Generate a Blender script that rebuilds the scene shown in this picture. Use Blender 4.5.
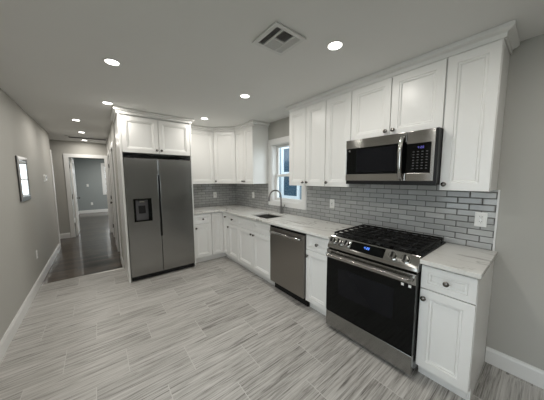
import bpy, bmesh, math, random
from mathutils import Vector, Matrix

for o in list(bpy.data.objects):
    bpy.data.objects.remove(o)
SC = bpy.context.scene
COL = SC.collection
PI = math.pi

# ------------------------------------------------------------------ camera
YAW, PITCH, ROLL, FPX = 0.6706, 0.0984, -0.0042, 219.07
cam_d = bpy.data.cameras.new('camera')
cam_d.sensor_fit = 'HORIZONTAL'
cam_d.sensor_width = 36.0
cam_d.lens = 36.0 * FPX / 544.0
cam_d.clip_start = 0.02
cam = bpy.data.objects.new('camera', cam_d)
COL.objects.link(cam)
fwd = Vector((math.sin(YAW) * math.cos(PITCH), math.cos(YAW) * math.cos(PITCH), -math.sin(PITCH)))
rgt = Vector((math.cos(YAW), -math.sin(YAW), 0))
upv = rgt.cross(fwd)
r2 = math.cos(ROLL) * rgt + math.sin(ROLL) * upv
u2 = -math.sin(ROLL) * rgt + math.cos(ROLL) * upv
M = Matrix((r2, u2, -fwd)).transposed().to_4x4()
M.translation = Vector((-2.3639, -0.2162, 1.4771))
cam.matrix_world = M
SC.camera = cam

# ------------------------------------------------------------------ world, lights, exposure
SC.view_settings.view_transform = 'Standard'
SC.view_settings.look = 'None'
SC.view_settings.gamma = 1.0
SC.view_settings.use_curve_mapping = False
SC.view_settings.exposure = 0.08
SC.cycles.use_denoising = True
SC.cycles.max_bounces = 10
SC.cycles.diffuse_bounces = 6
SC.cycles.sample_clamp_indirect = 6.0
CAN_POWER = 5.1
HALL_POWER = 5.5
FILL_CAN_POWER = 3.7
BEDROOM_FILL_POWER = 27.0
LENS_STRENGTH = 9.0
SKY = (0.93, 0.97, 1.0)
SKY_STRENGTH = 3.6

w = bpy.data.worlds.new('overcast_sky')
SC.world = w
w.use_nodes = True
bg = w.node_tree.nodes['Background']
bg.inputs[0].default_value = (*SKY, 1)
bg.inputs[1].default_value = SKY_STRENGTH


def area(name, loc, direction, sx, sy, power, color=(1, 1, 1), parent=None, spread=PI, shape='RECTANGLE'):
    d = bpy.data.lights.new(name, 'AREA')
    d.shape = shape
    d.size = sx
    if shape == 'RECTANGLE':
        d.size_y = sy
    d.energy = power
    d.color = color
    d.spread = spread
    o = bpy.data.objects.new(name, d)
    COL.objects.link(o)
    o.rotation_euler = Vector(direction).to_track_quat('-Z', 'Y').to_euler()
    o.location = loc
    if parent:
        o.parent = parent
        o.location = Vector(loc) - parent.location
    return o


# the sky is the only daylight; it comes in through the windows built below

# ------------------------------------------------------------------ materials
MATS = {}


def nodes_of(m):
    nt = m.node_tree
    return nt, nt.nodes, nt.links, nt.nodes['Principled BSDF']


def mat(name, color, rough=0.5, metal=0.0, spec=0.5, noise=0.0, nscale=20, bump=0.0, coat=0.0, emit=None, estr=0.0):
    m = bpy.data.materials.new(name)
    m.use_nodes = True
    nt, N, L, P = nodes_of(m)
    P.inputs['Base Color'].default_value = (*color, 1)
    P.inputs['Roughness'].default_value = rough
    P.inputs['Metallic'].default_value = metal
    P.inputs['Specular IOR Level'].default_value = spec
    P.inputs['Coat Weight'].default_value = coat
    if emit:
        P.inputs['Emission Color'].default_value = (*emit, 1)
        P.inputs['Emission Strength'].default_value = estr
    if noise or bump:
        tc = N.new('ShaderNodeTexCoord')
        nz = N.new('ShaderNodeTexNoise')
        nz.inputs['Scale'].default_value = nscale
        nz.inputs['Detail'].default_value = 5
        L.new(tc.outputs['Object'], nz.inputs['Vector'])
        if noise:
            mr = N.new('ShaderNodeMapRange')
            mr.inputs['To Min'].default_value = 1 - noise
            mr.inputs['To Max'].default_value = 1 + noise
            L.new(nz.outputs['Fac'], mr.inputs['Value'])
            mx = N.new('ShaderNodeMix')
            mx.data_type = 'RGBA'
            mx.blend_type = 'MULTIPLY'
            mx.inputs['Factor'].default_value = 1
            mx.inputs['A'].default_value = (*color, 1)
            L.new(mr.outputs['Result'], mx.inputs['B'])
            L.new(mx.outputs['Result'], P.inputs['Base Color'])
        if bump:
            b = N.new('ShaderNodeBump')
            b.inputs['Strength'].default_value = bump
            b.inputs['Distance'].default_value = 0.002
            L.new(nz.outputs['Fac'], b.inputs['Height'])
            L.new(b.outputs['Normal'], P.inputs['Normal'])
    MATS[name] = m
    return m


def math_node(N, L, op, a, b=None, c=None):
    n = N.new('ShaderNodeMath')
    n.operation = op
    for i, v in enumerate((a, b, c)):
        if v is None:
            continue
        if isinstance(v, (int, float)):
            n.inputs[i].default_value = v
        else:
            L.new(v, n.inputs[i])
    return n.outputs[0]


def ramp(N, L, fac, stops):
    r = N.new('ShaderNodeValToRGB')
    e = r.color_ramp.elements
    while len(e) < len(stops):
        e.new(0.5)
    for i, (p, c) in enumerate(stops):
        e[i].position = p
        e[i].color = (*c, 1)
    L.new(fac, r.inputs[0])
    return r.outputs['Color']


def tiles(name, ax_u, ax_v, u0, v0, tu, tv, shift, grout, cols, groutcol, rough, streak=None, bumpd=0.0015, spec=0.5, groutfade=0.0):
    """Running-bond tiles in world coordinates: rows of height tv along ax_v, tiles tu long along ax_u."""
    m = bpy.data.materials.new(name)
    m.use_nodes = True
    nt, N, L, P = nodes_of(m)
    geo = N.new('ShaderNodeNewGeometry')
    sep = N.new('ShaderNodeSeparateXYZ')
    L.new(geo.outputs['Position'], sep.inputs[0])
    U, V = sep.outputs[ax_u], sep.outputs[ax_v]
    v = math_node(N, L, 'DIVIDE', math_node(N, L, 'SUBTRACT', V, v0), tv)
    row = math_node(N, L, 'FLOOR', v)
    fv = math_node(N, L, 'FRACT', v)
    u = math_node(N, L, 'DIVIDE', math_node(N, L, 'SUBTRACT', U, u0), tu)
    u = math_node(N, L, 'SUBTRACT', u, math_node(N, L, 'MULTIPLY', row, shift))
    colm = math_node(N, L, 'FLOOR', u)
    fu = math_node(N, L, 'FRACT', u)
    # distance to the nearest tile edge, in metres
    du = math_node(N, L, 'MULTIPLY', math_node(N, L, 'MINIMUM', fu, math_node(N, L, 'SUBTRACT', 1.0, fu)), tu)
    dv = math_node(N, L, 'MULTIPLY', math_node(N, L, 'MINIMUM', fv, math_node(N, L, 'SUBTRACT', 1.0, fv)), tv)
    d = math_node(N, L, 'MINIMUM', du, dv)
    mask = N.new('ShaderNodeMapRange')
    mask.interpolation_type = 'SMOOTHSTEP'
    mask.inputs['From Min'].default_value = grout * 0.35
    mask.inputs['From Max'].default_value = grout
    L.new(d, mask.inputs['Value'])
    comb = N.new('ShaderNodeCombineXYZ')
    L.new(colm, comb.inputs[0])
    L.new(row, comb.inputs[1])
    wn = N.new('ShaderNodeTexWhiteNoise')
    wn.noise_dimensions = '3D'
    L.new(comb.outputs[0], wn.inputs['Vector'])
    rnd = wn.outputs['Value']
    if streak:
        # long veins: noise stretched along the tile, displaced differently in each tile
        c2 = N.new('ShaderNodeCombineXYZ')
        L.new(math_node(N, L, 'MULTIPLY', U, streak[0]), c2.inputs[0])
        L.new(math_node(N, L, 'MULTIPLY', V, streak[1]), c2.inputs[1])
        L.new(math_node(N, L, 'MULTIPLY', rnd, 37.0), c2.inputs[2])
        nz = N.new('ShaderNodeTexNoise')
        nz.inputs['Scale'].default_value = 1.0
        nz.inputs['Detail'].default_value = 6.0
        nz.inputs['Roughness'].default_value = 0.62
        nz.inputs['Distortion'].default_value = streak[2]
        L.new(c2.outputs[0], nz.inputs['Vector'])
        c3 = N.new('ShaderNodeCombineXYZ')
        L.new(math_node(N, L, 'MULTIPLY', U, streak[0] * 2.5), c3.inputs[0])
        L.new(math_node(N, L, 'MULTIPLY', V, streak[1] * 4), c3.inputs[1])
        L.new(math_node(N, L, 'MULTIPLY', rnd, 91.0), c3.inputs[2])
        nz2 = N.new('ShaderNodeTexNoise')
        nz2.inputs['Scale'].default_value = 1.0
        nz2.inputs['Detail'].default_value = 4.0
        nz2.inputs['Distortion'].default_value = streak[2]
        L.new(c3.outputs[0], nz2.inputs['Vector'])
        fac = math_node(N, L, 'ADD', math_node(N, L, 'MULTIPLY', nz.outputs['Fac'], 0.62), math_node(N, L, 'MULTIPLY', nz2.outputs['Fac'], 0.38))
        fac = math_node(N, L, 'ADD', fac, math_node(N, L, 'MULTIPLY', math_node(N, L, 'SUBTRACT', rnd, 0.5), streak[3]))
    else:
        fac = rnd
    base = ramp(N, L, fac, cols)
    mx = N.new('ShaderNodeMix')
    mx.data_type = 'RGBA'
    L.new(mask.outputs['Result'], mx.inputs['Factor'])
    mx.inputs['A'].default_value = (*groutcol, 1)
    L.new(base, mx.inputs['B'])
    L.new(mx.outputs['Result'], P.inputs['Base Color'])
    rr = N.new('ShaderNodeMapRange')
    rr.inputs['To Min'].default_value = 0.75
    rr.inputs['To Max'].default_value = rough
    L.new(mask.outputs['Result'], rr.inputs['Value'])
    L.new(rr.outputs['Result'], P.inputs['Roughness'])
    P.inputs['Specular IOR Level'].default_value = spec
    if bumpd:
        hm = N.new('ShaderNodeMapRange')
        hm.interpolation_type = 'SMOOTHSTEP'
        hm.inputs['From Max'].default_value = grout * 2.2
        L.new(d, hm.inputs['Value'])
        b = N.new('ShaderNodeBump')
        b.inputs['Strength'].default_value = 0.6
        b.inputs['Distance'].default_value = bumpd
        L.new(hm.outputs['Result'], b.inputs['Height'])
        L.new(b.outputs['Normal'], P.inputs['Normal'])
    MATS[name] = m
    return m


def steel(name, color, rough, aniso=0.6, rot=0.0, grain=(2, 2, 220)):
    m = bpy.data.materials.new(name)
    m.use_nodes = True
    nt, N, L, P = nodes_of(m)
    P.inputs['Base Color'].default_value = (*color, 1)
    P.inputs['Metallic'].default_value = 1.0
    P.inputs['Anisotropic'].default_value = aniso
    P.inputs['Anisotropic Rotation'].default_value = rot
    t = N.new('ShaderNodeTangent')
    t.direction_type = 'RADIAL'
    t.axis = 'Z'
    L.new(t.outputs[0], P.inputs['Tangent'])
    tc = N.new('ShaderNodeTexCoord')
    mp = N.new('ShaderNodeMapping')
    mp.inputs['Scale'].default_value = grain
    L.new(tc.outputs['Object'], mp.inputs['Vector'])
    nz = N.new('ShaderNodeTexNoise')
    nz.inputs['Scale'].default_value = 3
    nz.inputs['Detail'].default_value = 3
    L.new(mp.outputs[0], nz.inputs['Vector'])
    mr = N.new('ShaderNodeMapRange')
    mr.inputs['To Min'].default_value = rough - 0.06
    mr.inputs['To Max'].default_value = rough + 0.06
    L.new(nz.outputs['Fac'], mr.inputs['Value'])
    L.new(mr.outputs['Result'], P.inputs['Roughness'])
    MATS[name] = m
    return m


WHITE = mat('cabinet_white_paint', (0.775, 0.775, 0.76), 0.32, noise=0.01, nscale=6)
TRIMW = mat('trim_white_paint', (0.76, 0.76, 0.75), 0.35, noise=0.01, nscale=6)
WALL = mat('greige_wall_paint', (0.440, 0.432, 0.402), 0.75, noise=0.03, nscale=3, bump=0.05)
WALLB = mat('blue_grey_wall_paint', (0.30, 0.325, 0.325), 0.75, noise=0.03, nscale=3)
CEIL = mat('ceiling_paint', (0.75, 0.75, 0.735), 0.85, noise=0.015, nscale=3)
STEEL = steel('fridge_steel', (0.315, 0.315, 0.305), 0.22)
STEEL_D = steel('dark_steel', (0.295, 0.278, 0.258), 0.30)
STEEL_L = steel('bright_steel', (0.40, 0.395, 0.38), 0.13, aniso=0.92, rot=0.25)
SINKST = steel('sink_steel', (0.45, 0.445, 0.43), 0.28, aniso=0.2)
NICKEL = mat('dark_nickel', (0.17, 0.16, 0.15), 0.2, metal=1.0, noise=0.03)
FAUCET = mat('faucet_steel', (0.22, 0.215, 0.21), 0.28, metal=1.0, noise=0.03)
BLACK = mat('black_enamel', (0.006, 0.006, 0.006), 0.22, spec=0.25, noise=0.05)
BLACKM = mat('matte_black_iron', (0.008, 0.008, 0.008), 0.6, spec=0.2, noise=0.1, nscale=60, bump=0.2)
BLACKP = mat('black_plastic', (0.010, 0.010, 0.0105), 0.4, spec=0.2, noise=0.05)
GLASSB = mat('black_glass', (0.0025, 0.003, 0.003), 0.06, spec=0.18, noise=0.02)
GLASSW = mat('oven_window_glass', (0.0055, 0.006, 0.008), 0.08, spec=0.2, noise=0.02)
DARKG = mat('dark_grey_metal', (0.07, 0.07, 0.072), 0.45, metal=0.6, noise=0.05)
GREYP = mat('grey_plastic', (0.10, 0.10, 0.105), 0.35, noise=0.04)
PLATE = mat('white_plastic', (0.82, 0.82, 0.80), 0.35, noise=0.01)
SLOT = mat('dark_slot', (0.03, 0.03, 0.03), 0.6, noise=0.05)
BLUE_LED = mat('blue_digit_glow', (0.02, 0.05, 0.2), 0.4, emit=(0.10, 0.28, 1.0), estr=1.5, noise=0.01)
VIOLET_LED = mat('violet_digit_glow', (0.03, 0.03, 0.12), 0.4, emit=(0.16, 0.14, 0.62), estr=0.6, noise=0.01)
KEYS = mat('grey_key_print', (0.06, 0.06, 0.065), 0.5, noise=0.02)
LENS = mat('lamp_lens', (0.9, 0.9, 0.9), 0.4, emit=(1.0, 0.97, 0.90), estr=LENS_STRENGTH, noise=0.01)
VENTW = mat('vent_white_metal', (0.68, 0.68, 0.67), 0.45, noise=0.01)
DUCT = mat('duct_black', (0.02, 0.02, 0.02), 0.8, noise=0.05)
SILVER = mat('silver_mirror_frame', (0.55, 0.56, 0.58), 0.10, metal=1.0, noise=0.05, nscale=40)
MIRROR = mat('mirror_glass', (0.86, 0.88, 0.9), 0.02, metal=1.0, noise=0.005)
SIDINGM = mat('neighbour_siding', (0.22, 0.29, 0.34), 0.7, noise=0.04, nscale=5)
NTRIM = mat('neighbour_white_trim', (0.62, 0.70, 0.76), 0.6, noise=0.02)
NGLASS = mat('neighbour_window_glass', (0.035, 0.075, 0.115), 0.12, noise=0.2, nscale=2)
TRANSOM = mat('threshold_metal', (0.45, 0.44, 0.42), 0.35, metal=0.8, noise=0.05)

FLOOR_T = tiles('veined_grey_floor_tile', 0, 1, -0.85, 1.085, 0.605, 0.2975, 1 / 3.0, 0.0034,
                [(0.36, (0.13, 0.122, 0.112)), (0.45, (0.33, 0.318, 0.300)), (0.53, (0.46, 0.447, 0.427)), (0.68, (0.60, 0.585, 0.565))],
                (0.56, 0.55, 0.53), 0.36, streak=(2.0, 50.0, 0.9, 0.06), bumpd=0.0006)
SUBWAY = None
SUBWAY_R = tiles('grey_subway_tile_side', 1, 2, 0.020, 0.914, 0.152, 0.0500, 0.5, 0.0036,
                 [(0.0, (0.355, 0.358, 0.352)), (1.0, (0.455, 0.458, 0.45))], (0.075, 0.075, 0.072), 0.12, bumpd=0.005)
SUBWAY_B = tiles('grey_subway_tile_end', 0, 2, 0.0, 0.914, 0.152, 0.0500, 0.5, 0.0036,
                 [(0.0, (0.355, 0.358, 0.352)), (1.0, (0.455, 0.458, 0.45))], (0.075, 0.075, 0.072), 0.12, bumpd=0.005)
WOOD = tiles('dark_oak_boards', 0, 1, 0.0, 0.0, 0.9, 0.083, 0.37, 0.0012,
             [(0.32, (0.014, 0.009, 0.006)), (0.5, (0.036, 0.025, 0.017)), (0.70, (0.085, 0.060, 0.042))],
             (0.008, 0.005, 0.004), 0.30, streak=(2.0, 40.0, 0.6, 0.35), bumpd=0.0006)

_p = WOOD.node_tree.nodes['Principled BSDF']
_p.inputs['Specular IOR Level'].default_value = 0.2
_p.inputs['Coat Weight'].default_value = 0.75
_p.inputs['Coat Roughness'].default_value = 0.04


def quartz():
    m = bpy.data.materials.new('white_quartz')
    m.use_nodes = True
    nt, N, L, P = nodes_of(m)
    geo = N.new('ShaderNodeNewGeometry')
    mp = N.new('ShaderNodeMapping')
    mp.inputs['Rotation'].default_value = (0, 0, math.radians(14))
    mp.inputs['Scale'].default_value = (3.4, 0.7, 1.0)
    L.new(geo.outputs['Position'], mp.inputs['Vector'])
    nz = N.new('ShaderNodeTexNoise')
    nz.inputs['Scale'].default_value = 1.7
    nz.inputs['Detail'].default_value = 4
    nz.inputs['Distortion'].default_value = 0.9
    L.new(mp.outputs[0], nz.inputs['Vector'])
    a = math_node(N, L, 'ABSOLUTE', math_node(N, L, 'SUBTRACT', nz.outputs['Fac'], 0.5))
    n2 = N.new('ShaderNodeTexNoise')
    n2.inputs['Scale'].default_value = 1.1
    n2.inputs['Detail'].default_value = 2
    L.new(geo.outputs['Position'], n2.inputs['Vector'])
    gate = N.new('ShaderNodeMapRange')
    gate.inputs['From Min'].default_value = 0.36
    gate.inputs['From Max'].default_value = 0.56
    gate.inputs['To Min'].default_value = 0.03
    gate.inputs['To Max'].default_value = 0.0
    L.new(n2.outputs['Fac'], gate.inputs['Value'])
    a = math_node(N, L, 'ADD', a, gate.outputs['Result'])
    vein = ramp(N, L, a, [(0.0, (0.24, 0.235, 0.215)), (0.008, (0.46, 0.455, 0.43)), (0.022, (0.66, 0.655, 0.63)), (1.0, (0.69, 0.685, 0.66))])
    L.new(vein, P.inputs['Base Color'])
    P.inputs['Roughness'].default_value = 0.12
    MATS['quartz'] = m
    return m


QUARTZ = quartz()


def glass_pane():
    m = bpy.data.materials.new('window_glass')
    m.use_nodes = True
    nt = m.node_tree
    N, L = nt.nodes, nt.links
    N.remove(N['Principled BSDF'])
    out = N['Material Output']
    tr = N.new('ShaderNodeBsdfTransparent')
    tr.inputs[0].default_value = (0.94, 0.97, 0.98, 1)
    gl = N.new('ShaderNodeBsdfGlossy')
    gl.inputs['Roughness'].default_value = 0.02
    lw = N.new('ShaderNodeLayerWeight')
    lw.inputs['Blend'].default_value = 0.5
    fr = math_node(N, L, 'ADD', math_node(N, L, 'MULTIPLY', math_node(N, L, 'POWER', lw.outputs['Facing'], 5.0), 0.8), 0.025)
    mx = N.new('ShaderNodeMixShader')
    L.new(fr, mx.inputs[0])
    L.new(tr.outputs[0], mx.inputs[1])
    L.new(gl.outputs[0], mx.inputs[2])
    L.new(mx.outputs[0], out.inputs[0])
    return m


PANE = glass_pane()


# ------------------------------------------------------------------ mesh builder
class B:
    def __init__(s):
        s.bm = bmesh.new()

    def box(s, x0, x1, y0, y1, z0, z1):
        x0, x1 = sorted((x0, x1))
        y0, y1 = sorted((y0, y1))
        z0, z1 = sorted((z0, z1))
        v = [s.bm.verts.new(c) for c in ((x0, y0, z0), (x1, y0, z0), (x1, y1, z0), (x0, y1, z0), (x0, y0, z1), (x1, y0, z1), (x1, y1, z1), (x0, y1, z1))]
        for f in ((0, 3, 2, 1), (4, 5, 6, 7), (0, 1, 5, 4), (1, 2, 6, 5), (2, 3, 7, 6), (3, 0, 4, 7)):
            s.bm.faces.new([v[i] for i in f])
        return s

    def grid(s, us, vs, filled, w0, w1, axes=(0, 1, 2)):
        """One connected slab: cells (i, j) of the grid us x vs for which filled(i, j); w0..w1 is its thickness."""
        nu, nv = len(us) - 1, len(vs) - 1
        on = [[bool(filled(i, j)) for j in range(nv)] for i in range(nu)]
        cache = {}

        def P(i, j, k):
            key = (i, j, k)
            if key not in cache:
                c = [0, 0, 0]
                c[axes[0]], c[axes[1]], c[axes[2]] = us[i], vs[j], (w0, w1)[k]
                cache[key] = s.bm.verts.new(c)
            return cache[key]

        for i in range(nu):
            for j in range(nv):
                if not on[i][j]:
                    continue
                s.bm.faces.new([P(i, j, 1), P(i + 1, j, 1), P(i + 1, j + 1, 1), P(i, j + 1, 1)])
                s.bm.faces.new([P(i, j, 0), P(i, j + 1, 0), P(i + 1, j + 1, 0), P(i + 1, j, 0)])
                for (di, dj, a, b) in ((-1, 0, (i, j), (i, j + 1)), (1, 0, (i + 1, j), (i + 1, j + 1)), (0, -1, (i, j), (i + 1, j)), (0, 1, (i, j + 1), (i + 1, j + 1))):
                    ii, jj = i + di, j + dj
                    if 0 <= ii < nu and 0 <= jj < nv and on[ii][jj]:
                        continue
                    s.bm.faces.new([P(*a, 0), P(*b, 0), P(*b, 1), P(*a, 1)])
        return s

    def prism(s, prof, w0, w1, axes=(1, 2, 0)):
        n = len(prof)
        rings = []
        for wv in (w0, w1):
            r = []
            for a, b in prof:
                c = [0, 0, 0]
                c[axes[0]], c[axes[1]], c[axes[2]] = a, b, wv
                r.append(s.bm.verts.new(c))
            rings.append(r)
        for i in range(n):
            j = (i + 1) % n
            s.bm.faces.new([rings[0][i], rings[0][j], rings[1][j], rings[1][i]])
        s.bm.faces.new(rings[0][::-1])
        s.bm.faces.new(rings[1])
        return s

    def lathe(s, prof, origin=(0, 0, 0), axis=(0, 0, 1), seg=24):
        q = Vector((0, 0, 1)).rotation_difference(Vector(axis).normalized())
        o = Vector(origin)
        rings = []
        for r, h in prof:
            if r < 1e-6:
                rings.append([s.bm.verts.new(o + q @ Vector((0, 0, h)))])
            else:
                rings.append([s.bm.verts.new(o + q @ Vector((r * math.cos(2 * PI * k / seg), r * math.sin(2 * PI * k / seg), h))) for k in range(seg)])
        for a, b in zip(rings, rings[1:]):
            for k in range(seg):
                k2 = (k + 1) % seg
                if len(a) == 1 and len(b) == 1:
                    continue
                if len(a) == 1:
                    s.bm.faces.new([a[0], b[k2], b[k]])
                elif len(b) == 1:
                    s.bm.faces.new([a[k], a[k2], b[0]])
                else:
                    s.bm.faces.new([a[k], a[k2], b[k2], b[k]])
        if len(rings[0]) > 1:
            s.bm.faces.new(rings[0][::-1])
        if len(rings[-1]) > 1:
            s.bm.faces.new(rings[-1])
        return s

    def tube(s, pts, r, seg=12, flat=1.0, up=(0, 0, 1)):
        pts = [Vector(p) for p in pts]
        rad = r if isinstance(r, (list, tuple)) else [r] * len(pts)
        rings = []
        nprev = None
        for i, p in enumerate(pts):
            t = (pts[min(i + 1, len(pts) - 1)] - pts[max(i - 1, 0)]).normalized()
            if nprev is None:
                a = Vector(up)
                if abs(a.dot(t)) > 0.95:
                    a = Vector((1, 0, 0))
                n = (a - a.dot(t) * t).normalized()
            else:
                n = (nprev - nprev.dot(t) * t).normalized()
            nprev = n
            b = t.cross(n)
            rings.append([s.bm.verts.new(p + rad[i] * (math.cos(2 * PI * k / seg) * n + flat * math.sin(2 * PI * k / seg) * b)) for k in range(seg)])
        for a, b in zip(rings, rings[1:]):
            for k in range(seg):
                k2 = (k + 1) % seg
                s.bm.faces.new([a[k], a[k2], b[k2], b[k]])
        s.bm.faces.new(rings[0][::-1])
        s.bm.faces.new(rings[-1])
        return s

    def sweep(s, path, prof):
        """Profile of (offset to the right of the path, z) mitred along a plan polyline."""
        n = len(path)
        rings = []
        for i in range(n):
            p = Vector(path[i])
            dirs = []
            if i > 0:
                dirs.append((p - Vector(path[i - 1])).normalized())
            if i < n - 1:
                dirs.append((Vector(path[i + 1]) - p).normalized())
            ns = [Vector((d.y, -d.x)) for d in dirs]
            if len(ns) == 2:
                mt = ns[0] + ns[1]
                mt = mt / max(mt.dot(ns[0]), 1e-6)
            else:
                mt = ns[0]
            rings.append([s.bm.verts.new((p.x + mt.x * o, p.y + mt.y * o, z)) for o, z in prof])
        m = len(prof)
        for a, b in zip(rings, rings[1:]):
            for k in range(m):
                k2 = (k + 1) % m
                s.bm.faces.new([a[k], a[k2], b[k2], b[k]])
        s.bm.faces.new(rings[0])
        s.bm.faces.new(rings[-1][::-1])
        return s


def obj(name, b, m, parent=None, bevel=0.0, smooth=False, world=False, seg=2):
    """Link the builder as one mesh. Coordinates are local to the parent unless world is set."""
    bmesh.ops.recalc_face_normals(b.bm, faces=b.bm.faces)
    me = bpy.data.meshes.new(name)
    b.bm.to_mesh(me)
    b.bm.free()
    me.materials.append(m)
    o = bpy.data.objects.new(name, me)
    COL.objects.link(o)
    if parent:
        o.parent = parent
        if world:
            me.transform(gmat(parent).inverted())
    if smooth:
        for p in me.polygons:
            p.use_smooth = True
        try:
            me.set_sharp_from_angle(angle=math.radians(38))
        except Exception:
            pass
    if bevel:
        md = o.modifiers.new('bevel', 'BEVEL')
        md.width = bevel
        md.segments = seg
        md.limit_method = 'ANGLE'
        md.angle_limit = math.radians(40)
    return o


def gmat(o):
    m = Matrix.LocRotScale(o.location, o.rotation_euler, o.scale)
    return gmat(o.parent) @ m if o.parent else m


def tag(o, label, cat, group=None):
    o['label'] = label
    o['category'] = cat
    if group:
        o['group'] = group
    return o


def thing(name, label, cat, loc=(0, 0, 0), rotz=0.0, group=None):
    o = bpy.data.objects.new(name, None)
    o.empty_display_size = 0.1
    COL.objects.link(o)
    o.location = loc
    o.rotation_euler = (0, 0, rotz)
    return tag(o, label, cat, group)


def struct(name, b, m, parent=None, **k):
    o = obj(name, b, m, parent, **k)
    if parent is None:
        o['kind'] = 'structure'
    return o


def copy_tree(o, parent=None):
    c = o.copy()
    COL.objects.link(c)
    if parent:
        c.parent = parent
    for ch in list(o.children):
        copy_tree(ch, c)
    return c


RW = -PI / 2     # turns a front that faces -y into one that faces -x (the range wall)

# ------------------------------------------------------------------ the room
H = 2.416
XL, YB = -3.088, 4.058
YF = -3.3
YE, YE2 = 7.242, 7.342
XH = -2.112           # plane of the hall's right wall
YT = 4.10             # tile meets the dark boards

struct('floor', B().box(XL - 0.02, 0.02, YF, YT, -0.05, 0), FLOOR_T)
struct('hall_floor', B().box(-4.4, 0.1, YT, 12.25, -0.05, -0.001), WOOD)
tag(struct('trim_1', B().prism([(YT - 0.012, 0), (YT + 0.02, 0), (YT + 0.016, 0.004), (YT - 0.008, 0.004)], XL + 0.02, XH), TRANSOM), 'thin metal threshold where tile meets dark boards', 'threshold')
struct('ceiling', B().grid([-4.4, 0.12], [YF, 12.3], lambda i, j: True, H, H + 0.06), CEIL)

# range wall with its window opening
WY0, WY1, WZ0, WZ1 = 2.035, 2.755, 1.085, 2.045
struct('wall_right', B().grid([YF, WY0, WY1, YB + 0.1], [0, WZ0, WZ1, H], lambda i, j: not (i == 1 and j == 1), 0.0, 0.14, (1, 2, 0)), WALL)
struct('wall_back', B().box(XH + 0.10, 0.0, YB, YB + 0.10, 0, H), WALL)
LW0, LW1, LZ0, LZ1 = -0.9, 1.1, 0.30, 2.10
struct('wall_left', B().grid([YF, LW0, LW1, 6.22], [0, LZ0, LZ1, H], lambda i, j: not (i == 1 and j == 1), XL - 0.10, XL, (1, 2, 0)), WALL)
struct('wall_front', B().box(XL, 0.0, YF - 0.1, YF, 0, H), WALL)
# hall: right wall with two door openings, end wall with one
D2 = (4.42, 5.12)
D3 = (5.80, 6.55)
struct('wall_hall_right', B().grid([YB, D2[0], D2[1], D3[0], D3[1], YE], [0, 2.03, H], lambda i, j: not (i in (1, 3) and j == 0), XH, XH + 0.10, (1, 2, 0)), WALL)
struct('wall_hall_end', B().grid([-4.3, -2.895, -2.185, -1.9], [0, 2.02, H], lambda i, j: not (i == 1 and j == 0), YE, YE2, (0, 2, 1)), WALL)
struct('wall_passage_left', B().box(-4.4, -4.3, 6.12, 7.35, 0, H), WALL)
struct('wall_passage_front', B().box(-4.3, XL - 0.10, 6.12, 6.22, 0, H), WALL)
# bedroom beyond
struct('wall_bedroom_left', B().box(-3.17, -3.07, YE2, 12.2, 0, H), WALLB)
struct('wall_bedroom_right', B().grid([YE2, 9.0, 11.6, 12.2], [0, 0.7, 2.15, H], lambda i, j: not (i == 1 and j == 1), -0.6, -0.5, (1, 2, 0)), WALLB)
w5 = struct('added_window_5', B().grid([8.92, 9.0, 10.28, 10.32, 11.6, 11.68], [0.62, 0.7, 2.15, 2.23], lambda i, j: not (i in (1, 3) and j == 1), -0.618, -0.6, (1, 2, 0)), TRIMW)  # unseen side window, added to brighten the bedroom with daylight
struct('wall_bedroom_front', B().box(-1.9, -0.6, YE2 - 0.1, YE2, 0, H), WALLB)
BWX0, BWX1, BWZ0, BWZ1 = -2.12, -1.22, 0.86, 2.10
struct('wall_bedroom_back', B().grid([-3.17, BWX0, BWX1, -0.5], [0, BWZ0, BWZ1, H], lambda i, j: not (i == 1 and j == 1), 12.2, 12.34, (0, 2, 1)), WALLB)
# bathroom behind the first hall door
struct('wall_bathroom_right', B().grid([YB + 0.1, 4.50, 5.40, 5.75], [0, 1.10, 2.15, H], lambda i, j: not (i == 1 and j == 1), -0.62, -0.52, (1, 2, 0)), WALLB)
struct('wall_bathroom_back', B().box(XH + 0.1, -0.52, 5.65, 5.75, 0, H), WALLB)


def baseboard(name, x0, y0, x1, y1, side):
    """side is the sign of the outward direction to the right of the path."""
    prof = [(0.0, 0.001), (0.014 * side, 0.001), (0.014 * side, 0.105), (0.009 * side, 0.118), (0.007 * side, 0.130), (0.0, 0.130)]
    return struct(name, B().sweep([(x0, y0), (x1, y1)], prof), TRIMW)


baseboard('baseboard_right', 0.0, YF, 0.0, -0.002, -1)
baseboard('baseboard_left', XL, YF, XL, 6.142, 1)
baseboard('baseboard_front', XL + 0.02, YF, -0.02, YF, -1)
baseboard('baseboard_hall_end', -4.28, YE, -2.992, YE, 1)
baseboard('baseboard_hall_right', XH, YB + 0.01, XH, D2[0] - 0.09, -1)
baseboard('baseboard_hall_middle', XH, D2[1] + 0.09, XH, D3[0] - 0.09, -1)
baseboard('baseboard_hall_far', XH, D3[1] + 0.09, XH, YE - 0.02, -1)
baseboard('baseboard_bedroom_back', -3.05, 12.2, -0.62, 12.2, 1)
baseboard('baseboard_bedroom_left', -3.07, YE2 + 0.02, -3.07, 12.18, 1)
struct('trim_2', B().box(XL, XL + 0.018, 6.145, 6.222, 0.001, 2.08), TRIMW, bevel=0.003)


def casing(name, us, vs, w0, w1, axes):
    """Three-sided door casing as one mesh."""
    return struct(name, B().grid(us, vs, lambda i, j: i != 1 or j == 1, w0, w1, axes), TRIMW, bevel=0.004)


casing('trim_3', [-2.982, -2.895, -2.185, XH - 0.004], [0.001, 2.02, 2.105], YE - 0.018, YE, (0, 2, 1))
casing('trim_4', [D2[0] - 0.085, D2[0], D2[1], D2[1] + 0.085], [0.001, 2.03, 2.115], XH - 0.018, XH, (1, 2, 0))
casing('trim_5', [D3[0] - 0.085, D3[0], D3[1], D3[1] + 0.085], [0.001, 2.03, 2.115], XH - 0.018, XH, (1, 2, 0))


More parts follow.
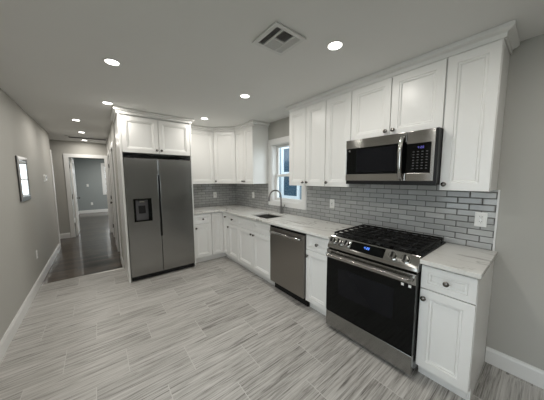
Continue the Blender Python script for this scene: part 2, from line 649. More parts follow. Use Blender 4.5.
def door_leaf(name, ax, a0, a1, w0, w1, z1=2.01, face=1):
    """Six-panel look: a slab with two raised panels on both faces, as one mesh."""
    b = B()
    axes = (ax, 2, 1 - ax)
    us = [a0, a0 + 0.11, (a0 + a1) / 2 - 0.045, (a0 + a1) / 2 + 0.045, a1 - 0.11, a1]
    vs = [0.012, 0.23, 0.86, 1.02, 1.62, 1.74, z1 - 0.11, z1]
    b.grid(us, vs, lambda i, j: not (i in (1, 3) and j in (1, 3, 5)), w0, w1, axes)
    b.grid(us, vs, lambda i, j: i in (1, 3) and j in (1, 3, 5), w0 + 0.008, w1 - 0.008, axes)
    return struct(name, b, TRIMW, bevel=0.003)


d1 = door_leaf('door_1', 1, YE2 + 0.005, YE2 + 0.715, -2.882, -2.847)
for zz in (0.30, 1.05, 1.80):
    obj('hinge', B().lathe([(0.007, zz - 0.045), (0.007, zz + 0.045)], (-2.889, YE2 + 0.004, 0)), DARKG, d1, smooth=True)
for sx, xx in ((1, -2.847), (-1, -2.882)):
    obj('door_knob', B().lathe([(0.026, 0), (0.026, 0.006), (0.010, 0.010), (0.010, 0.035), (0.024, 0.042), (0.027, 0.054), (0.020, 0.066), (0, 0.068)], (xx, YE2 + 0.65, 0.95), (sx, 0, 0)), NICKEL, d1, smooth=True)
d3 = door_leaf('door_3', 1, D3[0] + 0.004, D3[1] - 0.004, XH + 0.01, XH + 0.045)
for zz in (0.30, 1.02, 1.80):
    obj('hinge', B().lathe([(0.008, zz - 0.045), (0.008, zz + 0.045)], (XH - 0.010, D3[1] - 0.006, 0)), DARKG, d3, smooth=True)
obj('door_knob', B().lathe([(0.026, 0), (0.026, 0.006), (0.010, 0.010), (0.010, 0.035), (0.024, 0.042), (0.027, 0.054), (0.020, 0.066), (0, 0.068)], (XH + 0.01, D3[0] + 0.07, 0.95), (-1, 0, 0)), NICKEL, d3, smooth=True)
d2 = door_leaf('door_2', 0, XH + 0.105, XH + 0.785, D2[1] + 0.005, D2[1] + 0.04)

# backsplash tile, laid round the window casing
CY0, CY1, CZ0, CZ1 = 1.945, 2.845, 1.015, 2.13
ST = struct('wall_tile_right', B().grid([0.016, 0.301, 1.064, CY0, CY1, YB], [0.914, CZ0, 1.384, 1.412], lambda i, j: not (i == 3 and j > 0) and (j < 2 or i == 1), -0.008, -0.0003, (1, 2, 0)), SUBWAY_R)
struct('wall_tile_back', B().box(-1.145, -0.0085, YB - 0.008, YB - 0.0003, 0.914, 1.384), SUBWAY_B)
struct('trim_6', B().box(-0.010, -0.0003, 0.005, 0.0155, 0.914, 1.384), TRIMW)

# kitchen window: casing, jambs, two sashes with their glass
w1 = struct('window_1', B().grid([CY0, WY0 + 0.008, WY1 - 0.008, CY1], [CZ0, WZ0 + 0.006, WZ1 - 0.006, CZ1], lambda i, j: not (i == 1 and j == 1), -0.017, -0.0003, (1, 2, 0)), TRIMW, bevel=0.003)
jm = B().grid([WY0, WY0 + 0.014, WY1 - 0.014, WY1], [WZ0, WZ0 + 0.014, WZ1 - 0.014, WZ1], lambda i, j: not (i == 1 and j == 1), 0.0, 0.139, (1, 2, 0))
obj('window_jamb', jm, TRIMW, w1)
zm = 1.525
for nm, z0, z1, xo in (('lower_sash', WZ0 + 0.014, zm + 0.02, 0.055), ('upper_sash', zm - 0.02, WZ1 - 0.014, 0.090)):
    y0, y1 = WY0 + 0.014, WY1 - 0.014
    s_ = 0.045
    sb = B().grid([y0, y0 + s_, y1 - s_, y1], [z0, z0 + (0.05 if nm == 'lower_sash' else 0.036), z1 - 0.036, z1], lambda i, j: not (i == 1 and j == 1), xo, xo + 0.03, (1, 2, 0))
    so = obj('window_sash', sb, TRIMW, w1, bevel=0.002)
    obj('window_pane', B().box(xo + 0.013, xo + 0.017, y0 + s_, y1 - s_, z0 + 0.03, z1 - 0.03), PANE, so)
obj('sash_lock', B().box(0.035, 0.055, 2.37, 2.42, zm + 0.02, zm + 0.035), TRIMW, w1, bevel=0.003)

# bedroom window, and an unseen bathroom window added to send daylight into the hall
w2 = struct('window_2', B().grid([BWX0 - 0.085, BWX0, BWX1, BWX1 + 0.085], [BWZ0 - 0.085, BWZ0, BWZ1, BWZ1 + 0.085], lambda i, j: not (i == 1 and j == 1), 12.182, 12.2, (0, 2, 1)), TRIMW, bevel=0.003)
for z0, z1, yo in ((BWZ0, 1.50, 12.26), (1.46, BWZ1, 12.295)):
    so = obj('window_sash', B().grid([BWX0, BWX0 + 0.05, (BWX0 + BWX1) / 2 - 0.012, (BWX0 + BWX1) / 2 + 0.012, BWX1 - 0.05, BWX1], [z0, z0 + 0.05, z1 - 0.05, z1], lambda i, j: not (i in (1, 3) and j == 1), yo, yo + 0.03, (0, 2, 1)), TRIMW, w2)
    obj('window_pane', B().box(BWX0 + 0.05, BWX1 - 0.05, yo + 0.013, yo + 0.017, z0 + 0.05, z1 - 0.05), PANE, so)
w3 = struct('added_window_3', B().grid([4.43, 4.50, 5.40, 5.47], [1.03, 1.10, 2.15, 2.22], lambda i, j: not (i == 1 and j == 1), -0.638, -0.62, (1, 2, 0)), TRIMW)
obj('window_pane', B().box(-0.57, -0.566, 4.50, 5.40, 1.10, 2.15), PANE, w3)

GRASS = mat('outdoor_ground', (0.10, 0.115, 0.085), 0.95, noise=0.25, nscale=4)
struct('ground', B().grid([-14, 14], [-14, 24], lambda i, j: True, -0.75, -0.62), GRASS)  # unseen ground, added to cut the sky light coming from below

# unseen left-wall window, added for more cool daylight beside the camera
w4 = struct('added_window_4', B().grid([LW0 - 0.085, LW0, LW1, LW1 + 0.085], [LZ0 - 0.085, LZ0, LZ1, LZ1 + 0.085], lambda i, j: not (i == 1 and j == 1), XL, XL + 0.018, (1, 2, 0)), TRIMW, bevel=0.003)
for y0, y1 in ((LW0, 0.08), (0.12, LW1)):
    for z0, z1, xo in ((LZ0, 1.22, -0.045), (1.18, LZ1, -0.080)):
        so = obj('window_sash', B().grid([y0, y0 + 0.045, y1 - 0.045, y1], [z0, z0 + 0.045, z1 - 0.045, z1], lambda i, j: not (i == 1 and j == 1), XL + xo, XL + xo + 0.03, (1, 2, 0)), TRIMW, w4)
        obj('window_pane', B().box(XL + xo + 0.013, XL + xo + 0.017, y0 + 0.045, y1 - 0.045, z0 + 0.045, z1 - 0.045), PANE, so)
obj('window_mullion', B().box(XL - 0.09, XL - 0.001, 0.08, 0.12, LZ0, LZ1), TRIMW, w4)

# ------------------------------------------------------------------ house next door, seen through the kitchen window
HX = 3.0
nh = thing('neighboring_house', 'blue grey clapboard house next door seen through the kitchen window', 'house', (HX, 6.0, -0.6))
prof = [(HX + 0.15, -0.6)]
z = -0.6
while z < 4.6:
    prof.append((HX - 0.018, z))
    prof.append((HX, z + 0.118))
    z += 0.12
prof.append((HX + 0.15, z))
obj('siding', B().prism(prof, 2.5, 10.5, (0, 2, 1)), SIDINGM, nh, world=True)
nw = obj('window_frame', B().grid([5.00, 5.12, 5.80, 5.93], [0.72, 0.86, 1.62, 1.70, 2.52, 2.66], lambda i, j: not (i == 1 and j in (1, 3)), HX - 0.05, HX - 0.018, (1, 2, 0)), NTRIM, nh, world=True)
obj('window_glass', B().box(HX - 0.032, HX - 0.024, 5.12, 5.80, 0.86, 2.52), NGLASS, nw).data.transform(gmat(nw).inverted())
nw2 = obj('window_frame', B().grid([6.35, 6.47, 7.15, 7.27], [0.72, 0.86, 1.62, 1.70, 2.52, 2.66], lambda i, j: not (i == 1 and j in (1, 3)), HX - 0.05, HX - 0.018, (1, 2, 0)), NTRIM, nh, world=True)
obj('window_glass', B().box(HX - 0.032, HX - 0.024, 6.47, 7.15, 0.86, 2.52), NGLASS, nw2).data.transform(gmat(nw2).inverted())

# ------------------------------------------------------------------ cabinet builder
DT = 0.019


def front_panel(x0, x1, z0, z1, yb, stile=0.056):
    """A door or drawer front with a stepped, recessed centre; its back lies at y = yb, its face at yb - DT."""
    b = B()
    b.box(x0, x1, yb - DT, yb, z0, z1)
    f = min(b.bm.faces, key=lambda q: q.calc_center_median().y)
    for thick, depth in ((stile, 0.0), (0.004, -0.0060), (0.011, 0.0), (0.006, -0.0085)):
        bmesh.ops.recalc_face_normals(b.bm, faces=b.bm.faces)
        bmesh.ops.inset_region(b.bm, faces=[f], thickness=thick, depth=depth, use_even_offset=True)
    return b


def knob(x, z, y, parent):
    return obj('knob', B().lathe([(0.0085, 0), (0.0085, 0.002), (0.006, 0.004), (0.006, 0.012), (0.014, 0.016), (0.0175, 0.0215), (0.0165, 0.027), (0.010, 0.032), (0, 0.033)], (x, y, z), (0, -1, 0), 20), NICKEL, parent, smooth=True)


def wall_cabinet(label, loc, rotz, wd, depth, z0, z1, doors, back=0.002):
    """doors: list of (x0, x1, knob_x or None). The carcass reaches from the wall (y = -back) to y = -depth + DT."""
    t = thing('wall_cabinet', label, 'cabinet', loc, rotz)
    yf = -depth + DT
    obj('body', B().box(0.0006, wd - 0.0006, yf + 0.001, -back, z0, z1 + 0.012), WHITE, t, bevel=0.001)
    for (a, b_, kx) in doors:
        d = obj('door', front_panel(a, b_, z0 - 0.003, z1, yf), WHITE, t, bevel=0.0012)
        if kx is not None:
            knob(kx, z0 + 0.042, yf - DT, d)
    return t


UZ0, UZ1 = 1.386, 2.338
UD = 0.326
G = 0.0042
CRX = -UD + 0.0          # door plane of the range-wall uppers


def two(wd, inset=0.032):
    c = wd / 2
    return [(G, c - G / 1.2, c - inset), (c + G / 1.2, wd - G, c + inset)]


def one(wd, side, inset=0.032):
    return [(G, wd - G, inset if side == 'L' else wd - inset)]


# range wall: local x runs from far (left) to near (right): world y = loc.y - x
wall_cabinet('tall one-door white wall cabinet right of the microwave, at the open end of the row', (0, 0.3035, 0), RW, 0.280, UD, UZ0, UZ1, one(0.280, 'L'))
wall_cabinet('short white two-door wall cabinet directly above the microwave', (0, 1.0665, 0), RW, 0.762, UD, 1.846, UZ1, two(0.762))
wall_cabinet('one-door white wall cabinet immediately left of the microwave', (0, 1.381, 0), RW, 0.314, UD, UZ0, UZ1, one(0.314, 'L'))
wall_cabinet('white two-door wall cabinet at the right edge of the kitchen window', (0, 1.981, 0), RW, 0.5995, UD, UZ0, UZ1, two(0.5995), back=0.019)
UF0 = 2.855
CW = 0.617
wall_cabinet('white two-door wall cabinet between the diagonal corner cabinet and the window', (0, YB - CW - 0.002, 0), RW, YB - CW - 0.002 - UF0, UD, UZ0, UZ1, two(YB - CW - 0.002 - UF0))
# back wall
BX0 = -1.143
wall_cabinet('one-door white wall cabinet on the back wall beside the refrigerator', (BX0, YB, 0), 0, -CW - 0.002 - BX0, UD, UZ0, UZ1, [(G, -CW - 0.002 - BX0 - G, None)])
# diagonal corner
t = thing('corner_cabinet', 'white diagonal wall cabinet in the room corner with a single door', 'cabinet', (0, YB, 0))
ub = UD - DT
obj('body', B().prism([(-0.002, -0.002), (-CW, -0.002), (-CW, -ub), (-ub, -CW), (-0.002, -CW)], UZ0, UZ1 + 0.012, (0, 1, 2)), WHITE, t, bevel=0.001)
dl = (CW - ub) * math.sqrt(2)
mid = Vector((-(CW + ub) / 2, -(CW + ub) / 2, 0))
dbm = front_panel(-dl / 2 + 0.014, dl / 2 - 0.014, UZ0 - 0.003, UZ1, -0.001)
dbm.bm.transform(Matrix.Translation(mid) @ Matrix.Rotation(-PI / 4, 4, 'Z'))
dd = obj('door', dbm, WHITE, t, bevel=0.0012)
kb = knob(0, 0, 0, dd)
kb.data.transform(Matrix.Translation(mid) @ Matrix.Rotation(-PI / 4, 4, 'Z') @ Matrix.Translation((-dl / 2 + 0.046, -0.001 - DT, UZ0 + 0.042)))

# refrigerator surround
FCX0, FCX1, FCY = -2.0765, -1.1655, 3.3965
t = thing('refrigerator_surround', 'white tall side panels and short two-door cabinet enclosing the refrigerator', 'cabinet', (FCX0, YB, 0))
FW = FCX1 - FCX0
FD = YB - FCY
obj('side_panel', B().box(-0.026, -0.0005, -FD - 0.004, -0.002, 0.001, UZ1 + 0.012), WHITE, t, bevel=0.001)
obj('side_panel', B().box(FW + 0.0005, FW + 0.020, -FD - 0.004, -0.002, 0.001, UZ1 + 0.012), WHITE, t, bevel=0.001)
obj('body', B().box(0, FW, -FD + DT + 0.001, -0.002, 1.843, UZ1 + 0.012), WHITE, t, bevel=0.001)
for a, b_, kx in two(FW, 0.030):
    d = obj('door', front_panel(a, b_, 1.843, UZ1 - 0.008, -FD + DT), WHITE, t, bevel=0.0012)
    knob(kx, 1.890, -FD, d)

# crown mouldings (stepped), mitred round each run of cabinets
CRP = [(-0.019, 2.3515), (0.004, 2.3515), (0.004, 2.345), (0.012, 2.345), (0.012, 2.374), (0.020, 2.379), (0.034, 2.383), (0.042, 2.389), (0.044, 2.389), (0.044, H - 0.001), (-0.019, H - 0.001)]


def crown(name, path, label):
    o = obj(name, B().sweep(path, CRP), WHITE)
    tag(o, label, 'crown molding')
    return o


crown('crown_molding', [(-0.003, 0.0235), (-UD + DT, 0.0235), (-UD + DT, 1.981), (-0.019, 1.981)][::-1], 'long white stepped crown molding over the cabinets around the microwave')
a1 = YB - CW
crown('crown_molding', [(-0.003, UF0), (-ub, UF0), (-ub, a1), (-CW, YB - ub), (FCX1 + 0.072, YB - ub)][::-1], 'white crown molding bending over the diagonal corner cabinet')
crown('crown_molding', [(FCX0 - 0.0265, YB - 0.005), (FCX0 - 0.0265, FCY - 0.0046), (FCX1 + 0.0205, FCY - 0.0046), (FCX1 + 0.0205, YB - 0.005)], 'white crown molding around the cabinet over the refrigerator')

# ------------------------------------------------------------------ base cabinets
BD = 0.613            # door plane of the base cabinets
TOE = 0.105
BTOP = 0.883


def base_cabinet(label, loc, rotz, wd, items, depth=BD, end=None, hollow=False):
    """items: ('door'|'drawer', x0, x1, z0, z1, knob_x, knob_z)."""
    t = thing('base_cabinet', label, 'cabinet', loc, rotz)
    yf = -depth + DT
    if hollow:
        sb = B().grid([0.0006, 0.0186, wd - 0.0186, wd - 0.0006], [yf + 0.001, yf + 0.019, -0.028, -0.010], lambda i, j: not (i == 1 and j == 1), TOE + 0.018, BTOP)
        sb.box(0.0006, wd - 0.0006, yf + 0.001, -0.010, TOE, TOE + 0.0178)
        obj('body', sb, WHITE, t)
    else:
        obj('body', B().box(0.0006, wd - 0.0006, yf + 0.001, -0.010, TOE, BTOP), WHITE, t, bevel=0.001)
    obj('toe_kick', B().box(0.0006, wd - 0.0006 - (0.019 if end else 0), yf + 0.060, yf + 0.075, 0.001, TOE - 0.0005), WHITE, t)
    if end:
        obj('end_panel', B().prism([(yf + 0.0605, 0.001), (-0.016, 0.001), (-0.016, TOE - 0.0005), (yf + 0.0605, TOE - 0.0005)], wd - 0.0185, wd - 0.0006), WHITE, t)
    for (nm, a, b_, z0, z1, kx, kz) in items:
        d = obj(nm, front_panel(a, b_, z0, z1, yf, 0.056 if nm == 'door' else 0.040), WHITE, t, bevel=0.0012)
        if kx is not None:
            knob(kx, kz, yf - DT, d)
    return t


ZD0, ZD1, ZR0, ZR1 = 0.112, 0.698, 0.706, 0.866


def single(wd, side, knob_in=0.030):
    kx = knob_in if side == 'L' else wd - knob_in
    return [('drawer', G, wd - G, ZR0, ZR1, wd / 2, (ZR0 + ZR1) / 2), ('door', G, wd - G, ZD0, ZD1, kx, ZD1 - 0.062)]


base_cabinet('white drawer and door base cabinet right of the range, at the open end', (0, 0.3005, 0), RW, 0.3005, single(0.3005, 'L'), end=True)
base_cabinet('narrow white base cabinet with one drawer and door between the dishwasher and the range', (0, 1.3945, 0), RW, 0.327, single(0.327, 'L'))
SK0, SK1 = 2.0085, 2.897
c = (SK1 - SK0) / 2
wd = SK1 - SK0
base_cabinet('white sink base cabinet with two doors under the sink', (0, SK1, 0), RW, wd, [
    ('drawer', G, c - G, ZR0, ZR1, None, 0), ('drawer', c + G, wd - G, ZR0, ZR1, None, 0),
    ('door', G, c - G, ZD0, ZD1, c - 0.034, ZD1 - 0.050), ('door', c + G, wd - G, ZD0, ZD1, c + 0.034, ZD1 - 0.050)], hollow=True)
base_cabinet('narrow white base cabinet with one drawer and door between the sink cabinet and the corner', (0, 3.241, 0), RW, 0.3425, single(0.3425, 'L'))
# corner cabinet with a folding two-leaf door
t = thing('corner_base_cabinet', 'white corner base cabinet with a folding two-leaf door', 'cabinet', (0, YB, 0))
cx, cy = -0.827, -(YB - 3.2425)
bi = BD - DT
obj('body', B().prism([(-0.010, -0.010), (cx, -0.010), (cx, -bi + 0.001), (-bi + 0.001, -bi + 0.001), (-bi + 0.001, cy), (-0.010, cy)], TOE, BTOP, (0, 1, 2)), WHITE, t, bevel=0.001)
ti = bi - 0.060
obj('toe_kick', B().prism([(cx, -ti), (-ti, -ti), (-ti, cy), (-ti + 0.015, cy), (-ti + 0.015, -ti + 0.015), (cx, -ti + 0.015)], 0.001, TOE - 0.0005, (0, 1, 2)), WHITE, t)
d = obj('door', front_panel(cx + G, -BD - 0.002, ZD0, ZR1, -bi, 0.050), WHITE, t, bevel=0.0012)
bb = front_panel(BD + 0.002, -cy - G, ZD0, ZR1, -bi, 0.050)
bb.bm.transform(Matrix.Rotation(RW, 4, 'Z'))
d = obj('door', bb, WHITE, t, bevel=0.0012)
k_ = knob(0, 0, 0, d)
k_.data.transform(Matrix.Rotation(RW, 4, 'Z') @ Matrix.Translation((-cy - 0.075, -BD, 0.800)))
base_cabinet('white base cabinet with one drawer and door on the back wall beside the refrigerator', (-1.1435, YB, 0), 0, 0.3145, single(0.3145, 'L', 0.034))

# ------------------------------------------------------------------ worktops
SX0, SX1, SY0, SY1 = -0.535, -0.165, 2.200, 2.660
CF = -0.648
cb = B().grid([-1.1440, CF, SX0, SX1, -0.001], [1.0655, SY0, SY1, YB + CF, YB - 0.001],
              lambda i, j: (i >= 1 or j == 3) and not (i == 2 and j == 1), 0.884, 0.914)
tag(obj('countertop', cb, QUARTZ, bevel=0.003), 'long L-shaped white quartz countertop with the sink cut into it', 'countertop')
tag(obj('countertop', B().box(CF, -0.001, -0.013, 0.3005, 0.884, 0.914), QUARTZ, bevel=0.003), 'short grey-veined white quartz countertop at the end of the run, right of the range', 'countertop')

# ------------------------------------------------------------------ sink and faucet
sk = thing('sink', 'stainless steel undermount sink set in the countertop below the window', 'sink', ((SX0 + SX1) / 2, (SY0 + SY1) / 2, 0.70))
b = B()
e = 0.006
x0, x1, y0, y1 = SX0 - e, SX1 + e, SY0 - e, SY1 + e
b.grid([x0 - 0.012, x0, x1, x1 + 0.012], [y0 - 0.012, y0, y1, y1 + 0.012], lambda i, j: not (i == 1 and j == 1), 0.700, 0.8835)
b.box(x0 - 0.012, x1 + 0.012, y0 - 0.012, y1 + 0.012, 0.690, 0.700)
obj('basin', b, SINKST, sk, world=True, bevel=0.004)
obj('drain', B().lathe([(0.045, 0.7005), (0.045, 0.704), (0.036, 0.705), (0.030, 0.7015), (0.006, 0.7015), (0.006, 0.709), (0, 0.709)], ((SX0 + SX1) / 2 + 0.05, (SY0 + SY1) / 2, 0)), STEEL_L, sk, world=True, smooth=True)

fx, fy = -0.075, 2.435
fa = thing('faucet', 'dark gooseneck pull-down faucet behind the sink', 'faucet', (fx, fy, 0.9145))
obj('base', B().lathe([(0.027, 0), (0.027, 0.006), (0.022, 0.012), (0.0205, 0.10), (0.018, 0.118), (0.013, 0.135)]), FAUCET, fa, smooth=True)
dv = Vector((-0.955, 0.297, 0)).normalized()
pts = [(0, 0, 0.13), (0, 0, 0.20), (0, 0, 0.275)]
R_ = 0.098
for k in range(1, 15):
    a = PI * k / 14 * 0.97
    q = dv * (R_ - R_ * math.cos(a))
    pts.append((q.x, q.y, 0.275 + R_ * math.sin(a)))
obj('spout', B().tube(pts, 0.0118, 14), FAUCET, fa, smooth=True)
en = Vector(pts[-1])
dd_ = (Vector(pts[-1]) - Vector(pts[-2])).normalized()
obj('spray_head', B().lathe([(0.0122, -0.004), (0.0145, 0.006), (0.0165, 0.055), (0.0175, 0.075), (0.015, 0.080), (0, 0.080)], en, dd_), FAUCET, fa, smooth=True)
obj('lever', B().tube([(0, -0.015, 0.085), (0, -0.045, 0.092), (0, -0.075, 0.118), (0, -0.088, 0.150)], [0.011, 0.0085, 0.007, 0.006], 12), FAUCET, fa, smooth=True)

# ------------------------------------------------------------------ dishwasher
dw = thing('dishwasher', 'dark stainless steel dishwasher with a bar handle, left of the narrow cabinet', 'dishwasher', (0, 2.0065, 0), RW)
DWW = 0.610
obj('body', B().box(0.003, DWW - 0.003, -0.598, -0.03, 0.10, 0.868), BLACKP, dw)
obj('door', B().box(0.004, DWW - 0.004, -0.640, -0.599, 0.128, 0.852), STEEL_D, dw, bevel=0.004)
obj('control_strip', B().box(0.006, DWW - 0.006, -0.634, -0.599, 0.8525, 0.872), BLACK, dw, bevel=0.002)
hp = [(0.045, -0.6405, 0.803), (0.047, -0.668, 0.803), (0.062, -0.680, 0.803), (DWW - 0.062, -0.680, 0.803), (DWW - 0.047, -0.668, 0.803), (DWW - 0.045, -0.6405, 0.803)]
obj('handle', B().tube(hp, 0.0145, 12, flat=0.8), STEEL_L, dw, smooth=True)
obj('toe_kick', B().box(0.004, DWW - 0.004, -0.560, -0.545, 0.004, 0.0995), BLACKP, dw)

# ------------------------------------------------------------------ range
RX = 0.762
rg = thing('range', 'stainless steel slide-in gas range with black oven door and cast iron grates', 'range', (0, 1.0640, 0), RW)
obj('body', B().box(0.004, RX - 0.004, -0.632, -0.012, 0.045, 0.893), BLACK, rg)
obj('control_panel', B().prism([(-0.600, 0.896), (-0.600, 0.924), (-0.612, 0.924), (-0.668, 0.848), (-0.672, 0.824), (-0.664, 0.812), (-0.600, 0.812), (-0.633, 0.830), (-0.633, 0.896)][:7], 0.002, RX - 0.002), STEEL_L, rg, bevel=0.003)
# the sloped face runs from (-0.612, 0.924) to (-0.668, 0.848)
s0, s1 = Vector((0, -0.612, 0.924)), Vector((0, -0.668, 0.848))
sd = (s1 - s0).normalized()
sn = Vector((0, sd.z, -sd.y)).normalized()
if sn.y > 0:
    sn = -sn
slen = (s1 - s0).length


def on_slope(x, f, out=0.0):
    p = s0 + sd * (slen * f) + sn * out
    return Vector((x, p.y, p.z))


def slope_box(x0, x1, f0, f1, o0, o1):
    b = B()
    c = [on_slope(x, f, o) for x in (x0, x1) for f in (f0, f1) for o in (o0, o1)]
    v = [b.bm.verts.new(q) for q in c]
    for f in ((0, 1, 3, 2), (4, 6, 7, 5), (0, 4, 5, 1), (2, 3, 7, 6), (0, 2, 6, 4), (1, 5, 7, 3)):
        b.bm.faces.new([v[i] for i in f])
    return b


dp = obj('display', slope_box(0.232, 0.520, 0.10, 0.93, 0.0003, 0.003), GLASSB, rg)


def digit(b, mask, x, f, w_, hgt, o0, o1, fn):
    """Seven-segment digit: mask letters from 'abcdefg'."""
    t_ = 0.16
    segs = {'a': (0, 1, 0, t_), 'g': (0, 1, 0.5 - t_ / 2, 0.5 + t_ / 2), 'd': (0, 1, 1 - t_, 1), 'f': (0, 0.28, 0, 0.5), 'b': (0.72, 1, 0, 0.5), 'e': (0, 0.28, 0.5, 1), 'c': (0.72, 1, 0.5, 1)}
    for k in mask:
        a0, a1_, c0, c1 = segs[k]
        bb = fn(x + a0 * w_, x + a1_ * w_, f + c0 * hgt, f + c1 * hgt, o0, o1)
        me = bpy.data.meshes.new('tmp')
        bb.bm.to_mesh(me)
        bb.bm.free()
        b.bm.from_mesh(me)
        bpy.data.meshes.remove(me)


SEG = {'0': 'abcdef', '1': 'bc', '2': 'abged', '3': 'abgcd', '4': 'fgbc', '5': 'afgcd'}
db = B()
for i, ch in enumerate('420'):
    digit(db, SEG[ch], 0.354 + i * 0.0145 + (0.005 if i > 0 else 0), 0.34, 0.010, 0.22, 0.0031, 0.0036, slope_box)
obj('clock_digits', db, BLUE_LED, dp)
for x in (0.048, 0.122, 0.196, 0.588, 0.676):
    o_ = on_slope(x, 0.52)
    kn = obj('knob', B().lathe([(0.031, 0.0), (0.031, 0.005), (0.026, 0.007), (0.0245, 0.032), (0.021, 0.036), (0, 0.036)], o_, sn, 28), STEEL_L, rg, smooth=True)
    g_ = B()
    q = Matrix.Translation(o_) @ Matrix((Vector((1, 0, 0)), sd, sn)).transposed().to_4x4()
    g_.box(-0.0055, 0.0055, -0.022, 0.022, 0.036, 0.044)
    g_.bm.transform(q)
    obj('grip', g_, BLACKP, kn, bevel=0.002)
obj('cooktop', B().box(0.002, RX - 0.002, -0.599, -0.014, 0.8935, 0.922), BLACK, rg, bevel=0.004)
# burners
for (bx, by, r) in ((0.150, -0.455, 0.046), (0.150, -0.175, 0.038), (0.381, -0.31, 0.050), (0.612, -0.455, 0.052), (0.612, -0.175, 0.036)):
    bn = obj('burner', B().lathe([(r + 0.012, 0.9222), (r + 0.008, 0.930), (r, 0.932)], (bx, by, 0)), DARKG, rg, smooth=True)
    obj('burner_cap', B().lathe([(r, 0.932), (r, 0.938), (r - 0.006, 0.941), (0, 0.942)], (bx, by, 0)), BLACKM, bn, smooth=True)
# three cast iron grates
for (gx0, gx1) in ((0.018, 0.262), (0.266, 0.496), (0.500, 0.744)):
    bw = 0.011
    us = [gx0, gx0 + bw]
    n = 2
    span = (gx1 - gx0 - bw)
    for k in range(1, n + 1):
        cxx = gx0 + bw / 2 + span * k / (n + 1)
        us += [cxx - bw / 2, cxx + bw / 2]
    us += [gx1 - bw, gx1]
    vs = [-0.590, -0.590 + bw]
    for k in range(1, 6):
        cyy = -0.590 + bw / 2 + (0.545 - bw) * k / 6
        vs += [cyy - bw / 2, cyy + bw / 2]
    vs += [-0.045 - bw, -0.045]
    gr = B().grid(us, vs, lambda i, j: i % 2 == 0 or j % 2 == 0, 0.946, 0.960)
    go = obj('grate', gr, BLACKM, rg, bevel=0.002)
    for px_ in (gx0 + bw / 2, gx1 - bw / 2):
        for py_ in (-0.590 + bw / 2, -0.045 - bw / 2):
            obj('grate_foot', B().lathe([(0.007, 0.9222), (0.0055, 0.946)], (px_, py_, 0), seg=10), BLACKM, go)
# oven door: black glass with a stainless band on top
od = obj('oven_door', B().box(0.003, RX - 0.003, -0.676, -0.633, 0.196, 0.806), BLACK, rg, bevel=0.003)
obj('door_glass', B().box(0.006, RX - 0.006, -0.6795, -0.6763, 0.199, 0.728), GLASSB, od, bevel=0.001)
wf = obj('oven_window', B().box(0.135, 0.618, -0.6803, -0.6796, 0.405, 0.655), GLASSW, od)
obj('top_band', B().box(0.003, RX - 0.003, -0.684, -0.6763, 0.7285, 0.806), STEEL_L, od, bevel=0.003)
hb = [(0.028, -0.684, 0.768), (0.029, -0.715, 0.768), (0.040, -0.730, 0.768), (RX - 0.040, -0.730, 0.768), (RX - 0.029, -0.715, 0.768), (RX - 0.028, -0.684, 0.768)]
obj('handle', B().tube(hb, 0.0155, 12, flat=0.8), STEEL_L, od, smooth=True)
for x in (0.666, 0.714):
    s_ = obj('sticker', B().box(x, x + 0.018, -0.6806, -0.6797, 0.702, 0.721), PLATE, od)
    s_['label'] = 'small white sticker'
obj('drawer', B().box(0.003, RX - 0.003, -0.672, -0.633, 0.040, 0.190), STEEL, rg, bevel=0.003)
for x in (0.045, RX - 0.045):
    for y in (-0.605, -0.08):
        obj('foot', B().lathe([(0.018, 0.001), (0.018, 0.012), (0.010, 0.016), (0.010, 0.045)], (x, y, 0), seg=14), BLACKP, rg, smooth=True)

# ------------------------------------------------------------------ over-the-range microwave
MZ0, MZ1 = 1.424, 1.842
mw = thing('microwave', 'stainless steel and black microwave mounted above the range', 'microwave', (0, 1.0645, 0), RW)
MD = 0.405
obj('body', B().box(0.001, RX - 0.002, -0.372, -0.010, MZ0, MZ1), BLACKP, mw)
DX = 0.548
md_ = obj('door', B().grid([0.002, 0.010, DX - 0.004, DX], [MZ0 + 0.028, MZ0 + 0.090, MZ1 - 0.082, MZ1 - 0.001], lambda i, j: not (i in (1, 2) and j == 1), -MD, -0.3725, (0, 2, 1)), STEEL_L, mw, bevel=0.003)
obj('door_glass', B().box(0.0105, DX, -MD + 0.002, -0.374, MZ0 + 0.0905, MZ1 - 0.0825), GLASSB, md_)
obj('door_window', B().box(0.115, 0.475, -MD + 0.0014, -MD + 0.0019, MZ0 + 0.108, MZ1 - 0.098), GLASSW, md_)
obj('badge', B().lathe([(0.0095, 0), (0.0095, 0.0015), (0.0075, 0.0022), (0, 0.0022)], (0.040, -MD + 0.002, MZ1 - 0.104), (0, -1, 0), 20), STEEL_L, md_)
zc, zh = (MZ0 + MZ1) / 2 + 0.005, 0.178
hpts = []
for k in range(13):
    u = -1 + 2 * k / 12
    hpts.append((DX - 0.028, -MD - 0.002 - 0.043 * (1 - u ** 4), zc + u * zh))
obj('handle', B().tube(hpts, 0.0125, 12, flat=1.35, up=(0, 1, 0)), STEEL_L, md_, smooth=True)
cp = obj('control_panel', B().grid([DX + 0.003, DX + 0.010, RX - 0.044, RX - 0.019], [MZ0 + 0.028, MZ0 + 0.090, MZ1 - 0.098, MZ1 - 0.001], lambda i, j: not (i in (0, 1) and j == 1), -MD, -0.3725, (0, 2, 1)), STEEL_L, mw, bevel=0.003)
kp = obj('keypad', B().box(DX + 0.003, RX - 0.0445, -MD + 0.002, -0.374, MZ0 + 0.0905, MZ1 - 0.0985), GLASSB, cp)
obj('side_trim', B().box(RX - 0.0185, RX - 0.001, -MD + 0.001, -0.3725, MZ0 + 0.012, MZ1 - 0.001), BLACKP, mw)


def flat_box(x0, x1, f0, f1, o0, o1):
    return B().box(x0, x1, -MD + 0.002 - o1, -MD + 0.002 - o0, MZ1 - 0.1 - f1, MZ1 - 0.1 - f0)


